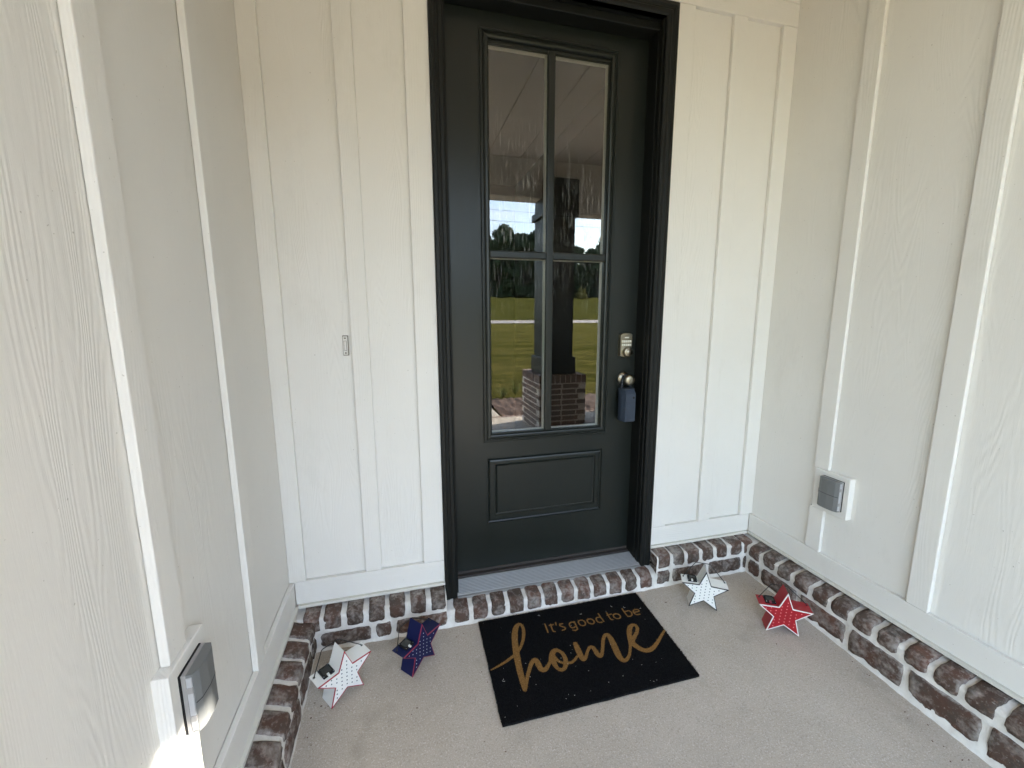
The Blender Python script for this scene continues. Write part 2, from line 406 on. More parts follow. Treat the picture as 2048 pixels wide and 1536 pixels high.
# left of the door
base_board(back, TB, XL+.001, -.5195, ZTL, .2697); flashing(back, TB, XL+.012, -.5195, ZTL)
for a, b in ((-1.16, -.822), (-.822, -.56)): panel(back, TB, a, b, .24)
batten(back, TB, -1.146, -1.083, .2704, name='corner_board'); batten(back, TB, -.850, -.784, .2704); batten(back, TB, -.608, -.5195, .2704, 2.634, name='trim_board')
# right of the door
base_board(back, TB, .5195, XR-.001, ZTR, .277); flashing(back, TB, .5195, XR-.012, ZTR)
for a, b in ((.56, .838), (.838, 1.16)): panel(back, TB, a, b, .25)
batten(back, TB, .5195, .605, .2777, 2.634, name='trim_board'); batten(back, TB, .802, .872, .2777, 2.634); batten(back, TB, 1.068, 1.147, .2777, 2.634, name='corner_board')
# over the door
box('head_board', (-.60, -.023, 2.6355), (1.147, 0, 2.730), 'board_paint', back, .0018, TB)
for a, b in ((-.56, 0), (0, .56)): panel(back, TB, a, b, 2.60)
batten(back, TB, .802, .872, 2.7308); batten(back, TB, 1.068, 1.147, 2.7308, name='corner_board'); batten(back, TB, -.034, .034, 2.7308)
brick_base(back, TB, -1.13, -.52, [-1.105]+[-1.021+.0845*k for k in range(7)], ZTL, .080, [-1.04, -.826, -.745, -.51], 3, zf=.148)
brick_base(back, TB, .52, 1.13, [.516+.0868*k for k in range(7)]+[1.115], ZTR, .090, [.516, .604, .819, 1.034, 1.13], 5, zf=.163)
# bull-nosed row of bricks under the threshold
pl = mortar_run('brick_plinth', back, TB, -.53, .53, [(-.10, .080), (-.015, .078), (.060, .063), (.0675, .054), (.0685, .01), (.074, .002), (.088, -.010), (.095, -.02)], 9)
rng = random.Random(4)
for k in range(12):
    a = -.497+.0835*k; w = .0835-.0165
    me = brick_mesh(w, [(-.06, .004), (.0755, .004), (.0725, .072+rng.uniform(-.003, .003)), (-.06, .094)], rng.randint(0, 9999))
    inst('brick', me, pl, wall_mat(TB, a+.04175, 0, rng.uniform(-.002, .002), rng.uniform(-.02, .02)))

lw = setp(empty('siding_wall', (XL, -.8, 0)), 'white board and batten wall with the light grey outlet cover low down, left of doorway', 'wall')
lw['label'] = 'white side wall meeting the door wall where the doorbell is'
rw = setp(empty('siding_wall', (XR, -.8, 0)), 'white side wall with strong wood grain behind the red star', 'wall')
for wl_ in (lw, rw): wl_.location = (0, 0, 0)
UE = -YE
UE = 2.2
# left wall
base_board(lw, TL, .001, UE, ZTL, .2697); flashing(lw, TL, .012, UE, ZTL)
e = [-.02]+[.413+.412*k for k in range(5)]+[2.19]
for a, b in zip(e, e[1:]): panel(lw, TL, a, b, .24)
batten(lw, TL, .381, .445, .2704); batten(lw, TL, .797, .862, .665); batten(lw, TL, .797, .862, .2704, .4795); [batten(lw, TL, 1.209+.412*k, 1.274+.412*k, .2704) for k in range(2)]
batten(lw, TL, UE-.075, UE, .2704, name='corner_board')
box('mounting_block', (.742, PD-.004, .480), (.892, .009, .6645), 'batten_paint', lw, .0018, TL)
brick_base(lw, TL, 0.0, UE, [.062+.0965*k for k in range(22)], ZTL, .080, [.07]+seq(.14, 2.2, 10), 11, fall=True, dfront=.081, zf=.128)
UE = 1.6
# right wall
base_board(rw, TR, .001, UE, ZTR, .277); flashing(rw, TR, .012, UE, ZTR)
e = [-.02, .36, .768, 1.18, UE]
for a, b in zip(e, e[1:]): panel(rw, TR, a, b, .25)
batten(rw, TR, .327, .392, .666); batten(rw, TR, .327, .392, .2777, .4815); batten(rw, TR, .735, .802, .2777); batten(rw, TR, 1.147, 1.212, .2777)
batten(rw, TR, UE-.075, UE, .2777, name='corner_board')
box('mounting_block', (.343, PD-.004, .482), (.495, .009, .6655), 'batten_paint', rw, .0018, TR)
brick_base(rw, TR, 0.0, UE, [.078, .163]+[.252+.0885*k for k in range(16)], ZTR, .090, [.085, .170, .381, .602, .812, 1.027, 1.24, 1.45, 1.6], 13, fall=True, zf=.152)
# the street fronts that turn away at the mouth of the recess
for wl_, sx in ((lw, -1), (rw, 1)):
    YE = -2.2 if sx < 0 else -1.6
    xa = XL if sx < 0 else XR
    box('siding_panel', (xa+sx*.0, YE-.0, .17), (sx*6, YE+.03, ZC), 'siding_paint', wl_, 0)
    box('brick_skirt', (xa+sx*.0, YE-.06, -.35), (sx*6, YE+.03, .168), 'brick_clay', wl_, 0)
    box('corner_board', (xa+sx*.0, YE-.022, .17), (xa+sx*.09, YE-.001, ZC), 'batten_paint', wl_, .001)
    for k in range(11): box('batten', (xa+sx*(.45+.41*k), YE-.02, .17), (xa+sx*(.515+.41*k), YE-.001, ZC), 'batten_paint', wl_, .001)

# ---------------------------------------------------------------- porch floor, ceiling, beams
bm = bmesh.new()
vs_ = [bm.verts.new(p) for p in ((-4, .2, flo(.2)), (2.452, .2, flo(.2)), (2.452, -4, flo(-4)), (-4, -4, flo(-4)))]
bm.faces.new(vs_); g = bmesh.ops.extrude_face_region(bm, geom=list(bm.faces)); 
for v in g['geom']:
    if isinstance(v, bmesh.types.BMVert): v.co.z = -.6
setp(mesh_obj('porch_floor', bm, 'concrete'), 'broom finished concrete porch slab', kind='structure')
ceil = setp(empty('porch_ceiling', (0, 0, ZC)), 'pale boarded porch ceiling', kind='structure')
xs = [-4.1+.412*k for k in range(18)]
for a, b in zip(xs, xs[1:]):
    box('ceiling_plank', (a+.004, -3.72, 0), (min(b, 2.88)-.004, .05, .03), 'ceiling_paint', ceil, .003)
box('roof_deck', (-4.1, -3.72, .035), (2.88, .05, .2), 'beam_paint', ceil, 0)
o = box('porch_beam', (-4.1, -.12, -.225), (1.31, .12, .224), 'beam_paint', None, .004); o.location = (0, -3.38, ZC-.226)
setp(o, 'long pale beam carrying the porch roof, ending over the dark column', 'beam')
o = box('porch_beam', (-.62, -.12, -.3), (.62, .12, .3), 'beam_paint', None, .004); o.location = (1.935, -3.38, ZC-.302)
setp(o, 'short deep pale beam running on past the dark column', 'beam')
light_blocker = setp(empty('brick_light_blocker', (2.45, -3.1675, 0)), 'brown brick light blocker added out of view at one end of the porch', 'wall')  # added out of view to shade the left wall and frame its sun patch
box('blocker_core', (.012, -.9325, -.4), (.10, .905, ZC), 'pier_mortar', light_blocker, 0)
wb = bmesh.new()
for ci in range(45):
    for k in range(9):
        yy = -.825+.211*k+(.1055 if ci % 2 else 0)
        if yy+.1 < .905: add_box(wb, (-.006, yy-.0985, -.1485+.075*ci), (.02, yy+.0985, -.0915+.075*ci))
for ci in range(31):       # added lower wall out of view: stops low light, leaves a sun slot
    for k in range(3):
        yy = .97+.0+.211*k+(.1055 if ci % 2 else 0)
        if yy+.1 < 1.60: add_box(wb, (-.006, yy-.0985+.06, -.1485+.075*ci), (.02, min(yy+.0985+.06, 1.59), -.0915+.075*ci))
mesh_obj('brickwork', wb, 'brick_pier', light_blocker)['kind'] = 'stuff'
box('low_blocker_core', (.012, .933, -.4), (.10, 1.60, 2.24), 'pier_mortar', light_blocker, 0)
o = box('porch_beam', (-.08, -.35, -.259), (.08, .35, .257), 'beam_paint', None, .004); o.location = (2.53, -1.93, ZC-.259)  # added header out of view; its lower edge tops the sun patch
setp(o, 'short pale header added out of view to cut the top of the sun patch', 'beam')

# solid wall behind the sheathing boards, so no daylight slips through the joints
for nm, pa, pb, par in (('sheathing', (-1.45, .0325, -.45), (-.5235, .16, ZC), back), ('sheathing', (.5235, .0325, -.45), (1.45, .16, ZC), back), ('sheathing', (-.5235, .0325, 2.632), (.5235, .16, ZC), back), ('sheathing', (-.5235, .01, -.45), (.5235, .16, .066), back),
                        ('sheathing', (XL-.3, YE-.565, -.45), (XL-.0325, .0305, ZC), lw), ('sheathing', (XR+.0325, YE+.035, -.45), (XR+.3, .0305, ZC), rw)):
    box(nm, pa, pb, 'pier_mortar', par, 0)

# ---------------------------------------------------------------- door frame
fr = setp(empty('door_frame', (0, 0, .08)), 'near black door frame with ribbed metal threshold', 'door frame'); fr.location = (0, 0, 0)
ZH = 2.572
cas = [(0, -.02), (0, .010), (.004, .014), (.016, .015), (.020, .011), (.030, .009), (.034, .012), (.046, .012), (.0535, .006), (.0535, -.02)]   # from outer edge inward
for s in (-1, 1):
    bm = bmesh.new(); rings = []
    for i, h in cas:
        x = s*(.5185-i); rings.append([bm.verts.new((x, -h, .083)), bm.verts.new((x, -h, ZH+.0535-i))])
    for a, b in zip(rings, rings[1:]): bm.faces.new((a[0], a[1], b[1], b[0]))
    bm.faces.new([q[0] for q in rings]); mesh_obj('casing', bm, 'frame_paint_shaded', fr, recalc=True)
    bm = bmesh.new()
    add_box(bm, (s*.4645, -.004, .088), (s*.515, .175, ZH+.03), None, .001)
    add_box(bm, (s*.458, .010, .090), (s*.4655, .036, ZH-.001), None, .0015); add_box(bm, (s*.4565, .040, .092), (s*.4655, .1145, ZH-.001), None, .002)
    mesh_obj('jamb', bm, 'frame_paint_shaded', fr)
bm = bmesh.new(); rings = []
for i, h in cas:
    z = ZH+.0535-i; rings.append([bm.verts.new((-.5185+i, -h, z)), bm.verts.new((.5185-i, -h, z))])
for a, b in zip(rings, rings[1:]): bm.faces.new((a[0], b[0], b[1], a[1]))
mesh_obj('casing', bm, 'frame_paint_shaded', fr)
bm = bmesh.new(); add_box(bm, (-.4640, -.003, ZH), (.4640, .174, ZH+.045), None, .001); add_box(bm, (-.4635, .04, ZH-.03), (.4635, .1145, ZH+.001), None, .002)
mesh_obj('head_jamb', bm, 'frame_paint_shaded', fr)
bm = bmesh.new(); prof = [(-.012, .070), (-.012, .086), (-.004, .0885)]; n = 11
for k in range(n):
    y0 = -.002+.090*k/n; z0 = .0885+.019*k/n; w = .090/n
    prof += [(y0, z0), (y0+w*.15, z0+.0038), (y0+w*.55, z0+.0042), (y0+w*.70, z0+.0008)]
prof += [(.092, .1075), (.092, .070)]
A = [bm.verts.new((-.4642, y, z)) for y, z in prof]; B = [bm.verts.new((.4642, y, z)) for y, z in prof]
for k in range(len(prof)-1): bm.faces.new((A[k], A[k+1], B[k+1], B[k]))
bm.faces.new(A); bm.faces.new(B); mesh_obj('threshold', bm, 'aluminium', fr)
box('sill_strip', (-.4638, .0925, .07), (.4638, .175, .1145), 'sill_brown', fr, .003)

# ---------------------------------------------------------------- door
door = setp(empty('entry_door', (0, .14, .116)), 'tall dark green entry door with four glass panes over one panel', 'door')
DY = .1161; Zb = .118; Zt = 2.569
TD = lambda v: Vector((v.x, DY-v.y-.14, v.z-.116))      # x, height out of the face, z
bm = bmesh.new(); X = [-.4625, -.295, -.272, .272, .295, .4625]; Z = [Zb, .355, .68, .803, 2.432, Zt]
G = {}
def gv(i, j):
    if (i, j) not in G: G[(i, j)] = bm.verts.new(TD(Vector((X[i], 0, Z[j]))))
    return G[(i, j)]
for i in range(5):
    for j in range(5):
        if (j == 1 and 1 <= i <= 3) or (j == 3 and i == 2): continue
        bm.faces.new((gv(i, j), gv(i+1, j), gv(i+1, j+1), gv(i, j+1)))
o = mesh_obj('slab', bm, 'door_paint', door)
md = o.modifiers.new('thickness', 'SOLIDIFY'); md.thickness = .044; md.offset = 1 if o.data.polygons[0].normal.y > 0 else -1
bm = bmesh.new(); frame_sweep(bm, (-.311, .311, .761, 2.481), [(0, -.001), (0, .007), (.003, .009), (.008, .009), (.010, .005), (.013, .005), (.015, .010), (.021, .013), (.029, .014), (.034, .012), (.0375, .007), (.0385, -.016)], TD)
mesh_obj('lite_frame', bm, 'door_paint', door)
bm = bmesh.new()
rg = frame_sweep(bm, (-.295, .295, .355, .68), [(0, 0), (.002, -.007), (.007, -.010), (.011, -.004), (.017, -.002), ((.034, .036, .030), -.002), ((.038, .040, .033), -.008), ((.042, .044, .036), -.009), ((.047, .049, .041), -.003)], TD)
bm.faces.new(rg[-1]); mesh_obj('raised_panel', bm, 'door_paint', door)
def bar(a, b):
    bm = bmesh.new(); add_box(bm, a, b, TD, .005, 2); return mesh_obj('muntin', bm, 'door_paint', door)
bar((-.0165, -.012, .799), (.0165, .012, 2.436)); bar((-.276, -.012, 1.592), (-.0155, .0105, 1.624)); bar((.0155, -.012, 1.592), (.276, .0105, 1.624))
for xa, xb in ((-.272, -.016), (.016, .272)):
    for za, zb in ((.803, 1.593), (1.623, 2.432)):
        p = box('pane', (xa-.004, -.016, za-.004), (xb+.004, -.0125, zb+.004), 'pane_glass', door, 0, TD)
        bm = bmesh.new(); frame_sweep(bm, (xa-.004, xb+.004, za-.004, zb+.004), [(.0, -.017), (.005, -.0172), (.0055, -.020), (.0055, -.040), (0, -.040)], TD)
        mesh_obj('spacer_bar', bm, 'spacer', p)
box('door_sweep', (-.455, -.02, .1148), (.455, .003, .1275), 'sill_brown', door, .001, TD)
# keypad deadbolt
LX = .3965
bm = bmesh.new(); out = []
for k in range(9): a = math.pi*(k/8); out.append((LX+.034*math.cos(a), 1.249+.012*math.sin(a)))
for k in range(9): a = math.pi+math.pi*(k/8); out.append((LX+.034*math.cos(a), 1.152+.012*math.sin(a)))
fa = [bm.verts.new(TD(Vector((x, .019, z)))) for x, z in [((x-LX)*.90+LX, (z-1.2)*.95+1.2) for x, z in out]]
fb_ = [bm.verts.new(TD(Vector((x, .013, z)))) for x, z in out]; fc = [bm.verts.new(TD(Vector((x, -.001, z)))) for x, z in out]
bm.faces.new(fa)
for q, w in ((fa, fb_), (fb_, fc)):
    for k in range(18): bm.faces.new((q[k], q[(k+1) % 18], w[(k+1) % 18], w[k]))
db = mesh_obj('deadbolt', bm, 'nickel', door)
for j in range(2):
    for i in range(5):
        box('button', (LX-.0245+i*.0105, .018, 1.213-j*.0165), (LX-.0165+i*.0105, .0215, 1.224-j*.0165), 'key_white', db, .001, TD)
box('indicator_light', (LX-.010, .018, 1.234), (LX+.012, .0205, 1.240), 'key_white', db, .001, TD)
bm = bmesh.new(); add_lathe(bm, [(.0255, -.002), (.0255, .012), (.0235, .020), (.018, .024), (.0165, .0235), (.016, .026), (0, .0265)], TD(Vector((LX+.004, .017, 1.168))), (0, -1, 0)); kc = mesh_obj('key_cylinder', bm, 'nickel', db, smooth=True)
box('keyhole', (LX+.0025, .0425, 1.162), (LX+.0055, .0442, 1.174), 'black_plastic', db, 0, TD)
# knob
kb = None
bm = bmesh.new(); add_lathe(bm, [(.0335, 0), (.0335, .004), (.030, .009), (.018, .013), (.013, .016), (.012, .030), (.016, .036), (.024, .042), (.0275, .052), (.0275, .060), (.024, .068), (.015, .0725), (0, .0735)], TD(Vector((.3975, -.001, 1.034))), (0, -1, 0), 36)
kb = mesh_obj('door_knob', bm, 'nickel', door, smooth=True)

# ---------------------------------------------------------------- lockbox on the knob
lbx = setp(empty('lockbox', (.397, .078, .83)), 'slate blue key lockbox hanging from the round door knob', 'lockbox')
def LT(x, y, z): return Vector((x-.397, y-.078, z-.83))
bm = bmesh.new()      # chamfered body
sec = [(.366, .100), (.361, .092), (.361, .066), (.372, .038), (.424, .038), (.432, .052), (.432, .100)]
for zs in ((.832, .94), (.836, 1.0)):
    pass
rings = []
for z, k in ((.830, .94), (.836, 1), (.962, 1), (.968, .985), (.988, .90)):
    rings.append([bm.verts.new(LT(.397+(x-.397)*k, .078+(y-.078)*k+(.012 if z > .98 else 0), z)) for x, y in sec])
for a, b in zip(rings, rings[1:]):
    for k in range(7): bm.faces.new((a[k], a[(k+1) % 7], b[(k+1) % 7], b[k]))
bm.faces.new(rings[0]); bm.faces.new(rings[-1]); mesh_obj('body', bm, 'lockbox_blue', lbx)
bm = bmesh.new(); pts = [(.375, .084, .972), (.373, .084, 1.01), (.376, .084, 1.034)]+[(.3975-.0215*math.cos(a), .084, 1.034+.0215*math.sin(a)) for a in [math.pi*k/8 for k in range(1, 8)]]+[(.419, .084, 1.034), (.420, .084, 1.01), (.418, .084, .972)]
add_tube(bm, [LT(*p) for p in pts], .0062, 10); mesh_obj('shackle', bm, 'lockbox_rubber', lbx, smooth=True)
bm = bmesh.new(); add_lathe(bm, [(.0058, -.001), (.0058, .0012), (.004, .0018), (0, .0018)], LT(.413, .0378, .950), (0, -1, 0), 14); mesh_obj('sensor_hole', bm, 'black_plastic', lbx)
box('front_plate', tuple(LT(.379, .0358, .842)), tuple(LT(.420, .0385, .935)), 'lockbox_blue', lbx, .001)
box('cap_plate', tuple(LT(.368, .056, .984)), tuple(LT(.428, .098, .9935)), 'lockbox_rubber', lbx, .002)

# ---------------------------------------------------------------- doorbell
dbell = setp(empty('doorbell_button', (-.8725, -PD, 1.229)), 'narrow white doorbell button screwed beside the batten', 'doorbell')
box('back_plate', (-.0105, -.005, -.0390), (.0108, .0003, .0390), 'screw', dbell, .0006)
box('cover', (-.0086, -.0150, -.0360), (.0080, -.0045, .0360), 'bell_white', dbell, .0022, None, 2)
box('push_bar', (-.0050, -.0158, -.0195), (.0050, -.0147, .0190), 'screw', dbell, .0012)
box('push_bar_face', (-.0036, -.0178, -.0178), (.0036, -.0156, .0172), 'bell_white', dbell, .0006)
for z in (-.0285, .0285):
    bm = bmesh.new(); add_lathe(bm, [(.0036, -.0005), (.0034, .0006), (0, .0009)], (0, -.0150, z), (0, -1, 0), 12); mesh_obj('screw', bm, 'screw', dbell)

# ---------------------------------------------------------------- outlet covers
def outlet(T, uc, zc, label, sgn):
    o0 = T(Vector((uc, .009, zc))); ex = T(Vector((uc+1, .009, zc)))-o0; ey = T(Vector((uc, 1.009, zc)))-o0
    e_ = empty('outlet_cover', o0); setp(e_, label, 'outlet cover', 'weatherproof outlet covers low on the side walls')
    Q = lambda v: ex*v.x+ey*v.y+Vector((0, 0, 1))*v.z
    box('gasket', (-.046, -.001, -.067), (.046, .004, .067), 'black_plastic', e_, .001, Q)
    box('housing', (-.0455, .0035, -.0665), (.0455, .013, .0665), 'outlet_edge', e_, .0015, Q)
    bm = bmesh.new(); rings = []      # shallow bowed lid
    for x, h in ((-.0445, .014), (-.043, .024), (-.030, .0305), (0, .033), (.030, .0305), (.043, .024), (.0445, .014)):
        rings.append([bm.verts.new(Q(Vector((x, h, z)))) for z in (-.0655, .0655)]+[bm.verts.new(Q(Vector((x, .012, z)))) for z in (.0655, -.0655)])
    for a, b in zip(rings, rings[1:]):
        for k in range(4): bm.faces.new((a[k], a[(k+1) % 4], b[(k+1) % 4], b[k]))
    bm.faces.new(rings[0]); bm.faces.new(rings[-1]); lid = mesh_obj('lid', bm, 'outlet_grey', e_)
    bm = bmesh.new(); prev = None
    for x, h in ((-.043, .024), (-.030, .0305), (0, .033), (.030, .0305), (.043, .024)):
        cur = [bm.verts.new(Q(Vector((x, h+.0004, z)))) for z in (-.0011, .0005)]+[bm.verts.new(Q(Vector((x, h-.002, z)))) for z in (.0005, -.0011)]
        if prev:
            for k in range(4): bm.faces.new((prev[k], prev[(k+1) % 4], cur[(k+1) % 4], cur[k]))
        prev = cur
    mesh_obj('lid_seam', bm, 'black_plastic', lid)
    box('latch', (-.0475, .006, -.010), (-.0425, .022, .010), 'outlet_edge', lid, .001, Q)
    box('side_rail', (.0428, .0125, -.060), (.0462, .0225, .060), 'outlet_light', e_, .001, Q)
    for z in (-.032, .032): box('hinge', (.0425, .0125, z-.007), (.0475, .0235, z+.007), 'outlet_edge', e_, .001, Q)
    return e_
outlet(TL, .817, .572, 'grey outlet cover on the wall nearest the white star with red edging', 1)
outlet(TR, .428, .578, 'grey outlet cover on a square block above the red star', 1)
bm = bmesh.new()
for k in range(5):
    bmesh.ops.create_icosphere(bm, subdivisions=1, radius=.005-.0006*k, matrix=Matrix.Translation((random.uniform(-.002, .002), random.uniform(-.004, .004), -.0035*k)))
o = mesh_obj('mud_nest', bm, 'mud', None, smooth=True); o.location = TR(Vector((.322, PD+.003, 1.397))); setp(o, 'tiny brown mud nest stuck in the crook of a batten', 'insect nest')

# ---------------------------------------------------------------- doormat
STROKES = [[(-0.3836,-0.3428,0.0028),(-0.354,-0.3348,0.0044),(-0.3194,-0.3216,0.0057),(-0.2899,-0.3065,0.0062),(-0.2698,-0.2962,0.0063),(-0.2451,-0.2708,0.006),(-0.2268,-0.2426,0.0065),(-0.2132,-0.2119,0.0071),(-0.2045,-0.1787,0.0072),(-0.206,-0.1555,0.0057),(-0.2161,-0.1451,0.0073),(-0.233,-0.1593,0.0113),(-0.2469,-0.1886,0.0129),(-0.2558,-0.221,0.0127),(-0.263,-0.2554,0.0129),(-0.2685,-0.2913,0.013),(-0.2731,-0.331,0.0127),(-0.2769,-0.3667,0.0121),(-0.2786,-0.4014,0.0118),(-0.2796,-0.4326,0.0106),(-0.281,-0.4541,0.0086)],
[(-0.2798,-0.4501,0.0086),(-0.269,-0.431,0.0068),(-0.2537,-0.4009,0.0069),(-0.2359,-0.3701,0.0077),(-0.2209,-0.3494,0.0086),(-0.2044,-0.3386,0.0103),(-0.199,-0.3551,0.0113),(-0.1992,-0.3747,0.0111),(-0.1946,-0.3927,0.011),(-0.1803,-0.394,0.01),(-0.165,-0.381,0.0071),(-0.1506,-0.365,0.0062)],
[(-0.1514,-0.3673,0.0062),(-0.1352,-0.3412,0.0115),(-0.125,-0.3256,0.0116),(-0.1102,-0.3162,0.0096),(-0.0957,-0.3252,0.0074),(-0.087,-0.3432,0.008),(-0.0863,-0.3665,0.0093),(-0.0935,-0.3896,0.0092),(-0.1065,-0.4082,0.0081),(-0.1208,-0.4117,0.0076),(-0.1338,-0.4011,0.0077),(-0.1381,-0.3782,0.0102),(-0.1355,-0.3538,0.0124),(-0.1315,-0.337,0.0115)],
[(-0.1294,-0.3375,0.0084),(-0.1257,-0.3513,0.0075),(-0.119,-0.3682,0.0058),(-0.1086,-0.3808,0.0051),(-0.0916,-0.3876,0.0061),(-0.0744,-0.3884,0.0057),(-0.0697,-0.3897,0.0057),(-0.0532,-0.3817,0.0057),(-0.0375,-0.3682,0.0051)],
[(-0.0189,-0.3074,0.0096),(-0.0201,-0.326,0.0116),(-0.0213,-0.3493,0.0125),(-0.0225,-0.372,0.0119),(-0.0202,-0.3889,0.0102),(-0.0077,-0.3834,0.0072),(0.0036,-0.3686,0.0058),(0.0172,-0.3514,0.0059),(0.031,-0.3391,0.0068),(0.0423,-0.3393,0.0074),(0.0458,-0.3535,0.0094),(0.0459,-0.3743,0.0104),(0.0511,-0.391,0.0107),(0.0636,-0.384,0.0072),(0.0783,-0.3618,0.0063),(0.0904,-0.3382,0.0064),(0.1048,-0.3144,0.0069),(0.1208,-0.2972,0.0077),(0.1344,-0.2964,0.0088),(0.1371,-0.3142,0.0109),(0.1345,-0.3413,0.0133),(0.1307,-0.37,0.0137),(0.1258,-0.4,0.0135),(0.1267,-0.423,0.0112),(0.1342,-0.4336,0.0092),(0.1491,-0.4312,0.0071),(0.1683,-0.416,0.0058),(0.1845,-0.3944,0.0052),(0.1991,-0.3715,0.006),(0.212,-0.3475,0.0097),(0.2251,-0.3168,0.0106),(0.2411,-0.2916,0.0107),(0.2606,-0.2756,0.0086),(0.2764,-0.2766,0.0068),(0.2794,-0.2925,0.0072),(0.2669,-0.313,0.0071),(0.2462,-0.3308,0.0077),(0.2254,-0.3453,0.0097),(0.2133,-0.3616,0.0118),(0.2179,-0.3817,0.0117),(0.2299,-0.4008,0.0109),(0.248,-0.4133,0.0101),(0.2699,-0.4124,0.0095),(0.294,-0.4013,0.0081),(0.324,-0.3817,0.0065),(0.3545,-0.3586,0.0055),(0.3834,-0.3384,0.0045)],
[(-0.1055,-0.1746,0.0038),(-0.1085,-0.2229,0.0037)],
[(-0.0819,-0.1821,0.0038),(-0.085,-0.2099,0.0038),(-0.0842,-0.2234,0.0038),(-0.0761,-0.2269,0.0037)],
[(-0.0899,-0.1877,0.0038),(-0.0721,-0.1877,0.0038)],
[(-0.0569,-0.1793,0.0039),(-0.0601,-0.1923,0.0038)],
[(-0.0295,-0.1925,0.0038),(-0.0426,-0.1922,0.0038),(-0.0458,-0.2005,0.0038),(-0.036,-0.209,0.0038),(-0.0268,-0.2159,0.0038),(-0.0296,-0.2256,0.0038),(-0.0446,-0.2276,0.0038)],
[(0.0259,-0.2051,0.0038),(0.0185,-0.194,0.0039),(0.0035,-0.1948,0.0039),(-0.0039,-0.2067,0.0038),(-0.003,-0.222,0.0038),(0.0066,-0.2274,0.0038),(0.0188,-0.2216,0.0038)],
[(0.0246,-0.194,0.0039),(0.0227,-0.2375,0.0038),(0.0095,-0.243,0.0038),(-0.0001,-0.2376,0.0038)],
[(0.0452,-0.1946,0.0039),(0.0632,-0.193,0.0039),(0.0714,-0.2075,0.0039),(0.066,-0.2246,0.0038),(0.0504,-0.2267,0.0038),(0.0399,-0.2148,0.0038),(0.0416,-0.1999,0.0039),(0.0452,-0.1946,0.0039)],
[(0.0843,-0.1984,0.0039),(0.1009,-0.1947,0.0039),(0.1129,-0.2088,0.0039),(0.1071,-0.2259,0.0039),(0.092,-0.2267,0.0038),(0.0811,-0.2131,0.0039),(0.0843,-0.1984,0.0039)],
[(0.1457,-0.1982,0.0039),(0.1345,-0.1954,0.0039),(0.1259,-0.2027,0.0039),(0.1235,-0.2178,0.0039),(0.1311,-0.2275,0.0039),(0.1435,-0.2275,0.0039)],
[(0.15,-0.1768,0.004),(0.151,-0.2028,0.0039),(0.1526,-0.2268,0.0039)],
[(0.1897,-0.182,0.004),(0.1882,-0.2091,0.0039),(0.1894,-0.2237,0.0039),(0.1972,-0.2257,0.0039)],
[(0.1852,-0.1955,0.004),(0.2063,-0.1944,0.004)],
[(0.2127,-0.1993,0.004),(0.2313,-0.1959,0.004),(0.2416,-0.2099,0.004),(0.2371,-0.2248,0.0039),(0.2187,-0.228,0.0039),(0.2088,-0.216,0.0039),(0.2127,-0.1993,0.004)],
[(0.271,-0.1761,0.004),(0.2707,-0.2043,0.004),(0.2725,-0.2259,0.0039)],
[(0.2756,-0.1957,0.004),(0.2927,-0.1934,0.004),(0.3022,-0.2041,0.004),(0.2974,-0.2209,0.004),(0.2837,-0.2287,0.0039),(0.2733,-0.2245,0.0039)],
[(0.3119,-0.2099,0.004),(0.3404,-0.2106,0.004),(0.3409,-0.1991,0.004),(0.3259,-0.1952,0.004),(0.3124,-0.2001,0.004),(0.3099,-0.2176,0.004),(0.3169,-0.2276,0.004),(0.3331,-0.2268,0.004)]]
mat_ang = math.atan(SL)
mc = Vector((0, -.325, flo(-.325)))
dm = setp(empty('doormat', mc, (mat_ang, 0, 0)), "black coir doormat reading It's good to be home", 'doormat')
cor = [(-.386, .236), (.392, .231), (.3835, -.236), (-.392, -.236)]
def cor_at(a, b):
    p = [Vector(c_) for c_ in cor]; return (p[0].lerp(p[1], a)).lerp(p[3].lerp(p[2], a), b)
def ml_(x, y): return Vector((x, (y-mc.y)*math.sqrt(1+SL*SL)))
bm = bmesh.new(); n = 40; edge = []
for side in range(4):
    for k in range(n):
        a = [(k/n, 0), (1, k/n), (1-k/n, 1), (0, 1-k/n)][side]; q = cor_at(*a)
        j = noise.noise(Vector((q.x*24, q.y*24, 3)))*.0018+random.uniform(-1, 1)*.0009; d = q.normalized(); edge.append(q+d*j)
lo = [bm.verts.new((q.x, q.y, .0008)) for q in edge]; hi = [bm.verts.new((q.x*.998, q.y*.998, .0105)) for q in edge]
for k in range(len(edge)): bm.faces.new((lo[k], lo[(k+1) % len(edge)], hi[(k+1) % len(edge)], hi[k]))
bm.faces.new(hi); bm.faces.new(lo[::-1]); mesh_obj('mat_backing', bm, 'coir_black', dm)
segs = []; owner = []
for si, s_ in enumerate(STROKES):
    pts = [(ml_(x, y), r_*(1 if si < 5 else .78)) for x, y, r_ in s_]
    if si < 5 or len(pts) > 4:   # soften the traced corners
        for _ in range(2):
            q = [pts[0]]
            for (a, ra), (b, rb) in zip(pts, pts[1:]): q += [(a.lerp(b, .25), ra*.75+rb*.25), (a.lerp(b, .75), ra*.25+rb*.75)]
            pts = q+[pts[-1]]
    for (a, ra), (b, rb) in zip(pts, pts[1:]): segs.append((a.x, a.y, b.x, b.y, ra, rb)); owner.append(si)
SG = np.array(segs)
def in_ink(px, py):
    hit = np.zeros(len(px), bool)
    for ax, ay, bx, by, ra, rb in SG:
        dx, dy = bx-ax, by-ay; L2 = dx*dx+dy*dy+1e-12
        tt = np.clip(((px-ax)*dx+(py-ay)*dy)/L2, 0, 1); d = np.hypot(px-ax-tt*dx, py-ay-tt*dy)
        hit |= d < ra+(rb-ra)*tt
    return hit
